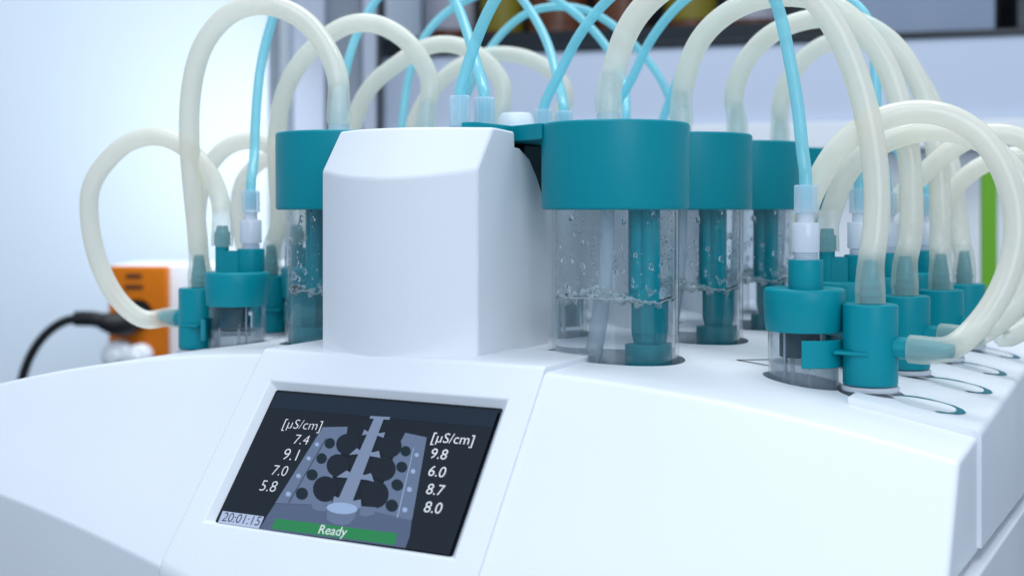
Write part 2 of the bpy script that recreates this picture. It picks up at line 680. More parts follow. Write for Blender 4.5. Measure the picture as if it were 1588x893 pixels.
# side flanges so the panel stands proud of the wings with a real edge
for k in (0, len(cols) - 1):
    col = [row[k] for row in grid]
    inner = [bm.verts.new((v.co.x, v.co.y + 0.004, v.co.z - 0.006)) for v in col]
    for i in range(len(col) - 1):
        bm.faces.new((col[i], col[i + 1], inner[i + 1], inner[i]))
build('console_panel', bm, M['white'], root, bevel=0.0009, segs=2)


# ---- display
def C3(x, y):                                           # photo point of the display lifted onto its plane (u, distance down slope)
    px, py = 320 + x / 2.852, 580 + y / 2.852
    c = np.array([(-O2) @ U, (-O2) @ V, HC])
    dd = np.array([(px - CX) / FPX, 1.0])
    dr = np.array([dd @ U, dd @ V, (HY - py) / FPX])
    nn = np.array([0, -math.sin(ss), math.cos(ss)])
    h = dep + off * math.cos(ss) * 0.9
    t = (nn * h - c) @ nn / (dr @ nn)
    p = c + t * dr
    return p[0], -p[1] * math.cos(ss) + -p[2] * math.sin(ss)


def layer(k):
    return dep + 0.00008 * k


screen = None


def flat(name, polys, k, mat, parent):
    b = bmesh.new()
    for pts in polys:
        vs = [b.verts.new(on_slope(u, s, layer(k))) for u, s in pts]
        f = b.faces.new(vs)
    bmesh.ops.triangulate(b, faces=b.faces[:])
    for f in b.faces:
        f.normal_update()
        if f.normal.dot(Vector((0, -math.sin(ss), math.cos(ss)))) < 0:
            f.normal_flip()
    return build(name, b, mat, parent, smooth=False, mat_world='keep')


bm = bmesh.new()
box(bm, -0.0695, 0.0695, 0.0195, 0.0995, dep - 0.0022 + 0.0010, dep + 0.0010, slope_m)
screen = build('display_screen', bm, plain('display_glass', (0.004, 0.006, 0.010), 0.16, 0.5), root)
poly = lambda pts: [C3(*p) for p in pts]


def ell(cx, cy, rx, ry, rot=0.0, n=36):
    o = []
    for i in range(n):
        t = 2 * math.pi * i / n
        x, y = rx * math.cos(t), ry * math.sin(t)
        o.append((cx + x * math.cos(rot) - y * math.sin(rot), cy + x * math.sin(rot) + y * math.cos(rot)))
    return poly(o)


E_ = lambda n, r, g, b, s=1.0: emit(n, srgb(r, g, b), s)
S = {'bg': E_('display_navy', 20, 27, 37), 'bar': E_('display_header', 24, 37, 53), 'grey': E_('display_steel', 100, 117, 148),
     'grey2': E_('display_steel_light', 122, 139, 170), 'grey3': E_('display_steel_dim', 82, 98, 128), 'hole': E_('display_hole', 22, 29, 40),
     'light': E_('display_pale', 150, 176, 216), 'green': E_('display_green', 40, 132, 78), 'text': E_('display_text', 226, 236, 250),
     'box': E_('display_clock_box', 176, 194, 226), 'dtext': E_('display_dark_text', 52, 62, 84), 'spot': E_('display_teal_hole', 18, 36, 44)}
flat('display_background', [[(-0.0655, 0.0232), (0.0665, 0.0232), (0.0665, 0.0975), (-0.0655, 0.0975)]], 14, S['bg'], screen)
flat('header_bar', [[(-0.0655, 0.0234), (0.0665, 0.0234), (0.0665, 0.0325), (-0.0655, 0.0325)]], 16, S['bar'], screen)
flat('rack_drawing', [poly([(520, 240), (630, 238), (622, 300), (560, 470), (560, 585), (310, 575)]),
                      poly([(885, 265), (980, 285), (915, 650), (700, 640), (760, 560), (800, 460), (850, 330)]),
                      ], 17, S['grey'], screen)
flat('rack_front_drawing', [poly([(311, 577), (560, 586), (700, 600), (914, 652), (905, 722), (886, 774), (242, 689), (276, 630)])], 18, S['grey3'], screen)
for e_ in [ell(632, 318, 52, 48), ell(588, 410, 50, 50), ell(532, 514, 54, 57), ell(820, 325, 50, 50), ell(790, 425, 54, 54),
                                ell(752, 537, 61, 62)]:
    flat('vessel_opening_drawing', [e_], 20, S['hole'], screen)
flat('spine_drawing', [poly([(748, 203), (790, 207), (652, 572), (592, 556)]), poly([(732, 192), (820, 197), (815, 209), (728, 203)]),
                       poly([(705, 252), (722, 262), (775, 268), (797, 264), (790, 288), (768, 280), (715, 274), (695, 277)]),
                       poly([(672, 334), (690, 347), (745, 352), (770, 346), (776, 377), (750, 372), (676, 360), (638, 364)]),
                       poly([(628, 432), (650, 447), (710, 452), (735, 444), (748, 482), (715, 474), (640, 466), (582, 462)]),
                       poly([(572, 546), (600, 556), (660, 566), (690, 560), (692, 600), (560, 592)])], 21, S['grey2'], screen)
for e_ in [ell(553, 313, 22, 24, .6), ell(517, 380, 23, 24, .6), ell(475, 452, 25, 25, .6), ell(430, 535, 27, 27, .6),
                               ell(888, 348, 23, 23, .6), ell(871, 418, 25, 24, .6), ell(851, 497, 27, 25, .6), ell(827, 588, 28, 27, .6)]:
    flat('small_opening_drawing', [e_], 22, S['spot'], screen)
for e_ in [ell(497, 318, 9, 9), ell(460, 380, 9, 9), ell(415, 457, 10, 10), ell(370, 537, 11, 11), ell(937, 365, 9, 9),
                       ell(921, 437, 10, 10), ell(905, 517, 11, 11), ell(885, 607, 11, 11)]:
    flat('screw_drawing', [e_], 23, S['light'], screen)
flat('edge_line_drawing', [poly([(537, 290), (540, 291), (374, 576), (370, 576)])], 24, S['hole'], screen)
flat('edge_highlight_drawing', [poly([(923, 335), (926, 335), (854, 642), (850, 641)])], 24, S['light'], screen)
flat('knob_side_drawing', [poly([(541, 606), (676, 606), (660, 648), (640, 668), (610, 674), (570, 668), (540, 650)]),
                           poly([(470, 572), (545, 590), (538, 612), (500, 612), (478, 600)]), poly([(690, 590), (760, 596), (748, 628), (710, 636), (684, 630)])],
     22, S['grey'], screen)
flat('knob_drawing', [ell(608, 600, 68, 25, 0.06)], 23, S['light'], screen)
flat('status_bar', [poly([(316, 645), (852, 711), (840, 763), (297, 690)])], 25, S['green'], screen)
flat('clock_box', [poly([(82, 612), (264, 637), (241, 690), (60, 664)])], 25, S['box'], screen)


def text(name, body, x0, y0, x1, y1, k, mat, h_px=None, bold=0.0, align='fit'):
    """lettering on the display: baseline from crop point (x0, y0) to (x1, y1)"""
    cu = bpy.data.curves.new(name, 'FONT')
    cu.body = body
    cu.size = 1.0
    cu.offset = bold
    cu.resolution_u = 4
    o = bpy.data.objects.new(name, cu)
    COL.objects.link(o)
    dg = bpy.context.evaluated_depsgraph_get(); dg.update()
    me = bpy.data.meshes.new_from_object(o.evaluated_get(dg))
    bpy.data.objects.remove(o)
    xs = [v.co.x for v in me.vertices]
    a, b = np.array(C3(x0, y0)), np.array(C3(x1, y1))
    w = float(np.linalg.norm(b - a))
    sc = w / (max(xs) - min(xs))
    mn = min(xs)
    e = (b - a) / w
    f = np.array([-e[1], e[0]])
    for v in me.vertices:
        p = a + e * (v.co.x - mn) * sc - f * v.co.y * sc * TEXT_H
        v.co = on_slope(p[0], p[1], layer(k))
    t = bpy.data.objects.new(name, me)
    COL.objects.link(t)
    me.materials.clear()
    me.materials.append(mat)
    t.parent = screen
    return t


TEXT_H = 1.0
text('unit_text', '[\u00b5S/cm]', 344, 246, 510, 257, 26, S['text'], bold=-0.014)
for s_, x0, y0, x1, y1 in (('7.4', 391, 316, 454, 321), ('9.1', 341, 385, 404, 391), ('7.0', 294, 453, 359, 459), ('5.8', 242, 522, 310, 529)):
    text('reading_text', s_, x0, y0, x1, y1, 26, S['text'], bold=-0.014)
text('unit_text', '[\u00b5S/cm]', 1001, 308, 1184, 322, 26, S['text'], bold=-0.003)
for s_, x0, y0, x1, y1 in (('9.8', 994, 380, 1066, 387), ('6.0', 985, 457, 1058, 466), ('8.7', 976, 537, 1051, 546), ('8.0', 966, 617, 1042, 626)):
    text('reading_text', s_, x0, y0, x1, y1, 26, S['text'], bold=-0.003)
text('status_text', 'Ready', 503, 712, 624, 725, 27, S['text'], bold=0.0)
text('clock_text', '20:01:15', 76, 656, 240, 678, 27, S['dtext'], bold=0.0)

# ---- tower cover
bm = bmesh.new()
ns = 15
tc_, hw = -0.0103, 0.0462
cols_ = []
for i in range(ns):
    s = -1 + 2 * i / (ns - 1)
    u = tc_ + hw * s
    bow = (1 - s * s)
    vf = 0.0182 + 0.004 * s - 0.0180 * bow
    vt = 0.0355 + 0.004 * s - 0.0175 * bow
    pr = [(vf, -0.020), (vf, 0.03), (vf, 0.0984 - 0.005 * bow), (vt, 0.1208), (0.045, 0.1208), (0.0645, 0.1200), (0.0652, 0.1116), (0.0715, 0.1112),
          (0.0830, 0.1060), (0.0925, 0.0965), (0.1000, 0.0860), (0.1050, 0.0740), (0.1075, 0.0600), (0.108, 0.04), (0.108, -0.020)]
    cols_.append([bm.verts.new((u, v, z)) for v, z in pr])
m_ = len(cols_[0])
for a, b in zip(cols_, cols_[1:]):
    for i in range(m_ - 1):
        bm.faces.new((a[i], a[i + 1], b[i + 1], b[i]))
    bm.faces.new((a[m_ - 1], a[0], b[0], b[m_ - 1]))
bm.faces.new(cols_[0]); bm.faces.new(cols_[-1][::-1])
build('tower_cover', bm, M['white'], root, bevel=0.0016, angle=28)

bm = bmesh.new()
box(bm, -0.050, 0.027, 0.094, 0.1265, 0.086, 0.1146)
build('shade_gap_block', bm, M['black'], root, bevel=0.001)  # added black block, darkens the shaded gap behind the tower

# ---- spine behind the tower and the teal hub on it
bm = bmesh.new()
box(bm, -0.024, 0.024, 0.127, 0.485, -0.006, 0.1135)
box(bm, -0.022, 0.022, 0.1085, 0.135, -0.006, 0.0855)
build('spine_wall', bm, M['white'], root, bevel=0.002)
bm = bmesh.new()
hub = [(-0.028, 0.066), (0.017, 0.066), (0.019, 0.0345), (0.0275, 0.0345), (0.030, 0.060)]
for u, v in RB:
    hub += [(0.031, v - 0.014), (0.055, v - 0.027), (0.060, v), (0.055, v + 0.027), (0.031, v + 0.014)]
hub += [(0.028, 0.49), (-0.028, 0.49)]
for u, v in LB[::-1]:
    hub += [(-0.031, v + 0.014), (-0.058, v + 0.027), (-0.064, v), (-0.058, v - 0.027), (-0.031, v - 0.014)]
prism(bm, hub, 0.1150, 0.1238)
# trim the front apron of the hub so that it sits on the tower top
build('hub_plate', bm, M['teal'], root, bevel=0.0008, segs=2)
for v in (0.142, 0.25, 0.355):
    bm = bmesh.new()
    lathe(bm, [(0, 0.1236), (0.0128, 0.1236), (0.0120, 0.1290), (0.0098, 0.1355), (0.0088, 0.1368), (0, 0.1370)], 40, (-0.0025, v))
    build('hub_knob', bm, M['smooth_white'], root)

# ---- raised side plate with the crescent prints
PV0, PV1, PU0, PU1, PH = 0.0605, 0.50, 0.2165, 0.2765, 0.0034


def make_side_plate():
    bm = bmesh.new()
    up = [(PU0, arch(PU0) - 0.004)]
    k = 12
    top = [(PU0 + (PU1 - 0.004 - PU0) * i / k, arch(PU0 + (PU1 - 0.004 - PU0) * i / k) + PH) for i in range(k + 1)]
    up += top
    cx, cz = PU1 - 0.004, top[-1][1] - 0.004
    for i in range(1, 6):
        t = math.pi / 2 * i / 5
        up.append((cx + 0.004 * math.sin(t), cz + 0.004 * math.cos(t)))
    vs = [0.0605, 0.0612, 0.5]
    rows = []
    for v in (PV0, PV1):
        zb = -0.0727 - 0.098 * (v + 0.0067) + 0.0022
        rows.append([bm.verts.new((u, v, z)) for u, z in up] + [bm.verts.new((PU1, v, zb)), bm.verts.new((0.270, v, zb))]
                    + [bm.verts.new((0.268, v, arch(0.268) - 0.02)), bm.verts.new((0.262, v, arch(0.262) - 0.004))])
    n = len(rows[0])
    for i in range(n):
        j = (i + 1) % n
        bm.faces.new((rows[0][i], rows[0][j], rows[1][j], rows[1][i]))
    bm.faces.new(rows[0]); bm.faces.new(rows[1][::-1])
    return bm


plate = build('side_plate', make_side_plate(), M['white'], root)
c1 = cyl_cut(RT, 0.0172, -0.08, 0.05)
c1.parent = root
cut(plate, [c1])
for p in plate.data.polygons:
    p.use_smooth = True
plate.data.set_sharp_from_angle(angle=R(30))
bv = plate.modifiers.new('bevel', 'BEVEL'); bv.width = 0.0011; bv.segments = 3; bv.limit_method = 'ANGLE'; bv.angle_limit = R(40)


def on_plate(px, py):
    c = np.array([(-O2) @ U, (-O2) @ V, HC])
    dd = np.array([(px - CX) / FPX, 1.0])
    dr = np.array([dd @ U, dd @ V, (HY - py) / FPX])
    lo, hi = 0.3, 1.4
    f = lambda t: (c + t * dr)[2] - PH - arch((c + t * dr)[0])
    for _ in range(50):
        mid = (lo + hi) / 2
        if f(mid) > 0: lo = mid
        else: hi = mid
    p = c + lo * dr
    return p[0], p[1]


ma = [(65, 597), (110, 588), (200, 592), (330, 605), (460, 630), (590, 665), (700, 695), (790, 735), (820, 765), (800, 780), (740, 785), (640, 775),
      (540, 765), (505, 747), (560, 752), (640, 765), (700, 765), (725, 745), (715, 718), (660, 692), (560, 662), (430, 635), (300, 613), (180, 602), (110, 600)]
crescent = [on_plate(1370 + x / 6.38, 520 + y / 6.38) for x, y in ma]
md = [(70, 599), (150, 642), (280, 692), (430, 730), (540, 754), (640, 764), (712, 756), (716, 720), (660, 693), (560, 663), (430, 636), (300, 614), (180, 603)]
disc = [on_plate(1370 + x / 6.38, 520 + y / 6.38) for x, y in md]
cu0, cv0 = crescent[8]
for px, py in ((None, None), (1370 + 1088 / 6.38, 520 + 568 / 6.38), (1370 + 1292 / 6.38, 520 + 405 / 6.38), (1599, 559)):
    du, dv = (0, 0) if px is None else (lambda q: (q[0] - cu0, q[1] - cv0))(on_plate(px, py))
    du = max(-0.004, min(0.004, du))
    bm = bmesh.new()
    bm_c = bm
    vs = [bm.verts.new((u + du, v + dv, arch(u + du) + PH + 0.00025)) for u, v in crescent]
    f = bm.faces.new(vs)
    bmesh.ops.triangulate(bm, faces=[f])
    for f in bm.faces:
        f.normal_update()
        if f.normal.z < 0: f.normal_flip()
    bm = bmesh.new()
    vs = [bm.verts.new((u + du, v + dv, arch(u + du) + PH + 0.00015)) for u, v in disc]
    f = bm.faces.new(vs)
    bmesh.ops.triangulate(bm, faces=[f])
    for f in bm.faces:
        f.normal_update()
        if f.normal.z < 0: f.normal_flip()
    build('position_disc', bm, M['disc'], plate, smooth=False, mat_world='keep')
    bm = bm_c
    build('crescent_print', bm, M['print'], plate, smooth=False, mat_world='keep')

# ---- warning triangle printed on the deck
bm = bmesh.new()
tri = [(0.1420, 0.1235), (0.1640, 0.1225), (0.1560, 0.1480)]
cxy = (sum(p[0] for p in tri) / 3, sum(p[1] for p in tri) / 3)
tin = [(cxy[0] + (x - cxy[0]) * 0.80, cxy[1] + (y - cxy[1]) * 0.80) for x, y in tri]
vo = [bm.verts.new((x, y, arch(x) + 0.0004)) for x, y in tri]
vi = [bm.verts.new((x, y, arch(x) + 0.0004)) for x, y in tin]
for i in range(3):
    j = (i + 1) % 3
    bm.faces.new((vo[i], vo[j], vi[j], vi[i]))
for f in bm.faces:
    f.normal_update()
    if f.normal.z < 0: f.normal_flip()
build('warning_triangle', bm, M['ink'], root, smooth=False, mat_world='keep')

# ------------------------------------------------------------------ measuring vessels
GR, GI = 0.0345, 0.0325                                # beaker radii
WZ = 0.0298                                            # water level


def make_vessel():
    t = empty('measuring_vessel')
    bm = bmesh.new()
    lathe(bm, [(0, -0.050), (GR - 0.002, -0.050), (GR, -0.048), (GR, 0.078), (GI, 0.078), (GI, -0.046), (GI - 0.003, -0.0475), (0, -0.0475)], 96)
    build('beaker', bm, M['glass'], t, angle=60)
    bm = bmesh.new()
    e = 0.0016
    p = [(0, 0.0830), (GR + 0.0006, 0.0830), (GR + 0.0006, 0.0772)]
    for i in range(5):
        a = math.pi / 2 * i / 4
        p.append((0.040 - e + e * math.sin(a), 0.0772 + e - e * math.cos(a)))
    for i in range(5):
        a = math.pi / 2 * i / 4
        p.append((0.0402 - e + e * math.cos(a), 0.1238 - e + e * math.sin(a)))
    p.append((0, 0.1238))
    lathe(bm, p, 96)
    lid = build('lid', bm, M['teal'], t, angle=50)
    # fluid with a churned surface
    bm = bmesh.new()
    rr = GI + 0.00015
    nr, na = 26, 96
    rnd = random.Random(3)
    ph = [rnd.uniform(0, 6.28) for _ in range(12)]

    def surf(x, y):
        d2 = ((x + 0.004) ** 2 + (y + 0.012) ** 2)
        z = WZ + 0.0072 * math.exp(-d2 / 0.00020) - 0.0014
        edge = min(1.0, math.hypot(x, y) / GI)
        for q in range(6):
            k = 170 + 130 * q
            z += 0.0008 / (1 + 0.40 * q) * math.sin(k * (x * math.cos(ph[q]) + y * math.sin(ph[q])) + ph[q + 6])
        z += 0.0010 * edge ** 8
        return z
    c = bm.verts.new((0, 0, surf(0, 0)))
    prev = None
    for i in range(1, nr + 1):
        r = rr * i / nr
        ring = [bm.verts.new((r * math.cos(2 * math.pi * k / na), r * math.sin(2 * math.pi * k / na),
                              surf(r * math.cos(2 * math.pi * k / na), r * math.sin(2 * math.pi * k / na)))) for k in range(na)]
        for k in range(na):
            j = (k + 1) % na
            if prev is None: bm.faces.new((c, ring[k], ring[j]))
            else: bm.faces.new((prev[k], ring[k], ring[j], prev[j]))
        prev = ring
    for z in (-0.044, ):
        ring = [bm.verts.new((rr * math.cos(2 * math.pi * k / na), rr * math.sin(2 * math.pi * k / na), z)) for k in range(na)]
        for k in range(na):
            j = (k + 1) % na
            bm.faces.new((prev[k], ring[k], ring[j], prev[j]))
        prev = ring
    bm.faces.new(prev[::-1])
    build('water', bm, M['water'], t, angle=70)
    # electrode: fluted rod, hexagonal shoulder, foot
    bm = bmesh.new()
    ex = 0.0165
    for q in range(5):
        a = 2 * math.pi * q / 5 + 0.5
        lathe(bm, [(0, 0.034), (0.0042, 0.034), (0.0042, 0.0815), (0, 0.0815)], 20, (ex + 0.0046 * math.cos(a), 0.0046 * math.sin(a)))
    lathe(bm, [(0, 0.034), (0.0052, 0.034), (0.0052, 0.0815), (0, 0.0815)], 24, (ex, 0))
    build('electrode', bm, M['dark_teal'], t, angle=40)
    bm = bmesh.new()
    lathe(bm, [(0, 0.004), (0.0072, 0.004), (0.0088, 0.012), (0.0088, 0.035), (0, 0.036)], 8, (ex, 0))
    sh = build('electrode_shoulder', bm, M['dark_teal'], t, smooth=False)
    bm = bmesh.new()
    lathe(bm, rounded(0.0112, -0.0180, 0.0060, 0.0008), 40, (ex, 0))
    build('electrode_foot', bm, M['dark_teal'], t, angle=40)
    # bubbling tube
    bm = bmesh.new()
    pts, _ = spline([(0.000, -0.010, 0.0815), (-0.001, -0.010, 0.05), (-0.003, -0.010, 0.02), (-0.008, -0.010, -0.010), (-0.012, -0.010, -0.040)], 0.004)
    sweep(bm, pts, 0.0037, 18)
    build('bubbling_tube', bm, M['straw'], t, angle=50)
    # white barb on the lid
    bm = bmesh.new()
    lathe(bm, [(0, 0.1236), (0.0064, 0.1236), (0.0064, 0.1296), (0.0052, 0.1302), (0.0052, 0.134), (0.0047, 0.142), (0.0036, 0.1525), (0, 0.153)], 36)
    build('hose_barb', bm, M['barb'], t, angle=40)
    # droplets inside the wall and bubbles at the water line
    bm = bmesh.new()
    rnd = random.Random(11)
    base = bmesh.new()
    bmesh.ops.create_icosphere(base, subdivisions=2, radius=1.0)
    bv = [v.co.copy() for v in base.verts]
    bf = [[v.index for v in f.verts] for f in base.faces]
    base.free()

    def blob(cen, ax, sx, sy, sz):
        b_ = Vector((-ax.y, ax.x, 0)).normalized()
        vs = [bm.verts.new(cen + ax * (v.x * sx) + b_ * (v.y * sy) + Vector((0, 0, 1)) * (v.z * sz)) for v in bv]
        for f in bf:
            bm.faces.new([vs[i] for i in f])
    for i in range(340):
        th = rnd.uniform(0, 2 * math.pi)
        h = rnd.random() ** 1.5
        z = WZ + 0.003 + h * 0.046
        r = 0.00028 + 0.00150 * rnd.random() ** 4.2
        ax = Vector((math.cos(th), math.sin(th), 0))
        blob(ax * (GI - r * 0.22) + Vector((0, 0, z)), ax, r * 0.55, r, r * rnd.uniform(1.0, 1.6))
    d = build('droplets', bm, M['water'], t, angle=180)
    d['kind'] = 'stuff'
    bm = bmesh.new()
    for i in range(420):
        th = rnd.uniform(0, 2 * math.pi)
        q = GI * (1 - 0.97 * rnd.random() ** 1.35)
        r = 0.0004 + 0.0014 * rnd.random() ** 2.4
        x, y = q * math.cos(th), q * math.sin(th)
        if i % 5 < 3:                                   # most of it churns up round the bubbling tube
            x, y = rnd.gauss(-0.002, 0.0095), rnd.gauss(-0.011, 0.0085)
            q, th = math.hypot(x, y), math.atan2(y, x)
        ax = Vector((math.cos(th), math.sin(th), 0))
        q2 = min(q, GI - r)
        blob(Vector((q2 * math.cos(th), q2 * math.sin(th), surf(x, y) + rnd.uniform(-0.0010, 0.0010) - 0.0025 * rnd.random() ** 6)), ax, r, r, r)
    nm = 120                                            # bright meniscus where the surface meets the wall
    pth = [Vector(((GI - 0.0003) * math.cos(2 * math.pi * k / nm), (GI - 0.0003) * math.sin(2 * math.pi * k / nm),
                   surf(GI * math.cos(2 * math.pi * k / nm), GI * math.sin(2 * math.pi * k / nm)))) for k in range(nm + 1)]
    sweep(bm, pth, 0.00042, 8)
    d = build('foam', bm, M['foam'], t, angle=180)
    d['kind'] = 'stuff'
    return t


# ------------------------------------------------------------------ reaction vessels (small)
def make_reaction():
    """local x points from the cap axis towards the fitting stub"""
    t = empty('reaction_vessel')
    bm = bmesh.new()
    r, ri = 0.0185, 0.0172
    lathe(bm, [(0, -0.060), (r - 0.002, -0.060), (r, -0.058), (r, 0.018), (ri, 0.018), (ri, -0.057), (0, -0.0585)], 64)
    build('glass_tube', bm, M['small_glass'], t, angle=60)
    bm = bmesh.new()
    lathe(bm, [(0, 0.0190), (0.0187, 0.0190), (0.0187, 0.0149), (0.0196, 0.0149), (0.0199, 0.0154), (0.0209, 0.0295), (0.0209, 0.0350), (0.0204, 0.0362), (0.0196, 0.0368), (0, 0.0368)], 72)
    build('cap', bm, M['teal'], t, angle=40)
    bm = bmesh.new()
    lathe(bm, rounded(0.0088, 0.0360, 0.0518, 0.0006), 40, (0.0088, 0))
    box(bm, -0.008, 0.008, -0.0042, 0.0042, 0.036, 0.0505)
    build('fitting_stub', bm, M['teal'], t, angle=40)
    bm = bmesh.new()
    lathe(bm, [(0, 0.036), (0.0044, 0.036), (0.0044, 0.054), (0.0052, 0.0545), (0.0052, 0.0625), (0.0040, 0.0635), (0.0036, 0.0668), (0, 0.0668)], 32, (-0.0098, 0))
    build('hose_port', bm, M['teal'], t, angle=40)
    bm = bmesh.new()
    pr = [(0, 0.0516), (0.0052, 0.0516)]
    for i in range(3):
        z = 0.0516 + i * 0.0011
        pr += [(0.0052, z), (0.0060, z + 0.0003), (0.0060, z + 0.0007), (0.0052, z + 0.0010)]
    pr += [(0.0052, 0.0552), (0.0068, 0.0556), (0.0070, 0.0562), (0.0070, 0.0698), (0.0066, 0.0706), (0.0042, 0.0708), (0.0042, 0.0760), (0, 0.0760)]
    lathe(bm, pr, 40, (0.0088, 0))
    build('luer_fitting', bm, M['luer'], t, angle=40)
    bm = bmesh.new()
    lathe(bm, [(0, -0.050), (0.0011, -0.050), (0.0011, 0.019), (0, 0.019)], 12, (0.002, -0.006))
    build('inlet_capillary', bm, M['straw'], t)
    for px_, py_ in ((0.0075, -0.0105), (-0.010, -0.0085)):
        bm = bmesh.new()
        lathe(bm, [(0, -0.050), (0.0006, -0.050), (0.0006, 0.019), (0, 0.019)], 10, (px_, py_))
        build('probe_pin', bm, M['light_metal'], t)
    bm = bmesh.new()
    lathe(bm, [(0, 0.001), (0.0105, 0.001), (0.0105, 0.0186), (0, 0.0186)], 32, (-0.003, -0.002))
    build('cap_insert', bm, M['insert'], t, angle=40)
    bm = bmesh.new()
    lathe(bm, [(0, -0.0565), (0.0170, -0.0565), (0.0170, -0.0010), (0.0164, -0.0018), (0, -0.0020)], 48)
    build('sample_liquid', bm, M['sample'], t, angle=50)
    return t


# ------------------------------------------------------------------ tee couplings
def make_tee(dist=0.0345):
    """local x points outward along the side barb; the clip reaches back (-x) to the reaction vessel"""
    t = empty('hose_coupling')
    bm = bmesh.new()
    lathe(bm, rounded(0.0135, -0.0105, 0.0300, 0.0010), 56)
    lathe(bm, [(0, 0.0), (0.0056, 0.0), (0.0056, 0.0065), (0.0050, 0.0065), (0, 0.0065)], 8, (0, 0),
          axis_m=Matrix.Translation((0.0125, 0, 0.0085)) @ Matrix.Rotation(R(90), 4, 'Y'))
    build('body', bm, M['teal'], t, angle=40)
    bm = bmesh.new()
    lathe(bm, [(0, 0.0), (0.0142, 0.0), (0.0142, 0.0016), (0.0136, 0.0022), (0, 0.0022)], 48,
          axis_m=Matrix.Translation((0, 0, -0.0132)))
    build('foot_ring', bm, M['luer'], t, angle=40)
    barb = [(0, 0), (0.0052, 0), (0.0052, 0.0035), (0.0058, 0.0042), (0.0058, 0.0058), (0.0050, 0.0064), (0.0050, 0.0086), (0.0054, 0.0092), (0.0049, 0.0100),
            (0.0046, 0.0125), (0.0040, 0.0165), (0.0033, 0.0215), (0.0030, 0.0222), (0, 0.0222)]
    bm = bmesh.new()
    lathe(bm, barb, 32, axis_m=Matrix.Translation((0, 0, 0.0298)))
    build('top_barb', bm, M['teal'], t, angle=40)
    bm = bmesh.new()
    lathe(bm, barb, 32, axis_m=Matrix.Translation((0.0185, 0, 0.0085)) @ Matrix.Rotation(R(90), 4, 'Y'))
    build('side_barb', bm, M['teal'], t, angle=40)
    # clip arc round the vessel and its fins
    bm = bmesh.new()
    ra, rb = 0.0192, 0.0212
    n = 24
    lim = R(74)
    cols = []
    for i in range(n + 1):
        a = -lim + 2 * lim * i / n
        cols.append([bm.verts.new((-dist + rr * math.cos(a), rr * math.sin(a), z)) for rr, z in ((ra, -0.0025), (rb, -0.0025), (rb, 0.0115), (ra, 0.0115))])
    for a, b in zip(cols, cols[1:]):
        for i in range(4):
            j = (i + 1) % 4
            bm.faces.new((a[i], a[j], b[j], b[i]))
    bm.faces.new(cols[0]); bm.faces.new(cols[-1][::-1])
    prism(bm, [(-dist + 0.0200, -0.0140), (0.002, -0.0146), (0.006, -0.010), (0.006, 0.010), (0.002, 0.0146), (-dist + 0.0200, 0.0140)], 0.0050, 0.0068)
    box(bm, -dist + 0.0205, -0.010, -0.0012, 0.0012, -0.003, 0.0145)
    build('clip', bm, M['teal'], t, bevel=0.0005, segs=2)
    return t


def place(o, u, v, dz, rz):
    w = wp(u, v, dz)
    o.location = w
    o.rotation_euler = (0, 0, rz)
    return w


# ---- big vessels
BARB = {1: -0.0036, -1: -0.0020}                      # the barb sits a little off the lid axis
vessel0 = make_vessel()
react0 = make_reaction()
tee0 = make_tee()
index_kids()
side_word = {1: 'right', -1: 'left'}
lab_big = {(1, 0): 'front right measuring vessel, teal lid and churning water beside the white tower',
           (1, 1): 'second measuring vessel back in the right row, directly behind the frontmost one',
           (1, 2): 'third measuring vessel back in the right row, half hidden by the white luer fitting',
           (1, 3): 'rearmost measuring vessel of the right row, a sliver of teal lid beside the blue tube',
           (-1, 0): 'measuring vessel half hidden behind the left edge of the white tower',
           (-1, 1): 'left-row measuring vessel hidden by the tower, its white barb just behind the tower top',
           (-1, 2): 'left-row measuring vessel hidden by the tower, its barb beside the white hub knob',
           (-1, 3): 'farthest left-row measuring vessel, hidden behind the hub and the front right lid'}
first = True
for s, spots in ((1, RB), (-1, LB)):
    for k, (u, v) in enumerate(spots):
        o = vessel0 if first else copy_tree(vessel0)
        first = False
        place(o, u, v, 0.0, -TH if s > 0 else math.pi - TH)
        for ch in bpy.data.objects:
            if ch.parent == o and ch.name.startswith('hose_barb'):
                d_ = Vector((BARB[s], 0, 0))
                d_.rotate(Matrix.Rotation(-o.rotation_euler.z, 3, 'Z'))
                ch.location = d_
        tag(o, lab_big[(s, k)], 'vessel', 'teal lidded measuring vessels on the deck')

# ---- reaction vessels
rot = {(1, 0): R(-99), (1, 1): R(-4), (1, 2): R(-95), (1, 3): R(-40), (-1, 0): R(3), (-1, 1): R(10), (-1, 2): R(0), (-1, 3): R(-10)}
lab_small = {(1, 0): 'small reaction vessel at the front right with a white luer fitting on its cap',
             (1, 1): 'small teal-capped reaction vessel just behind the front right one, hose port at its left',
             (1, 2): 'small teal-capped reaction vessel third from the front on the right, mostly behind the upright hoses',
             (1, 3): 'rearmost small reaction vessel on the right, behind the upright hoses',
             (-1, 0): 'small reaction vessel at the left end between its tee coupling and the big vessel',
             (-1, 1): 'small reaction vessel on the left hidden behind the big left vessel',
             (-1, 2): 'small reaction vessel on the left hidden behind the front half of the tower',
             (-1, 3): 'rearmost small reaction vessel on the left, hidden behind the tower'}
POS_S, POS_T = {}, {}
first = True
for s, spots in ((1, RS), (-1, LS)):
    for k, (u, v) in enumerate(spots):
        o = react0 if first else copy_tree(react0)
        first = False
        dz = arch(u) - arch(0.186)
        POS_S[(s, k)] = (place(o, u, v, dz, rot[(s, k)]), rot[(s, k)])
        tag(o, lab_small[(s, k)], 'vessel', 'small reaction vessels along the machine sides')

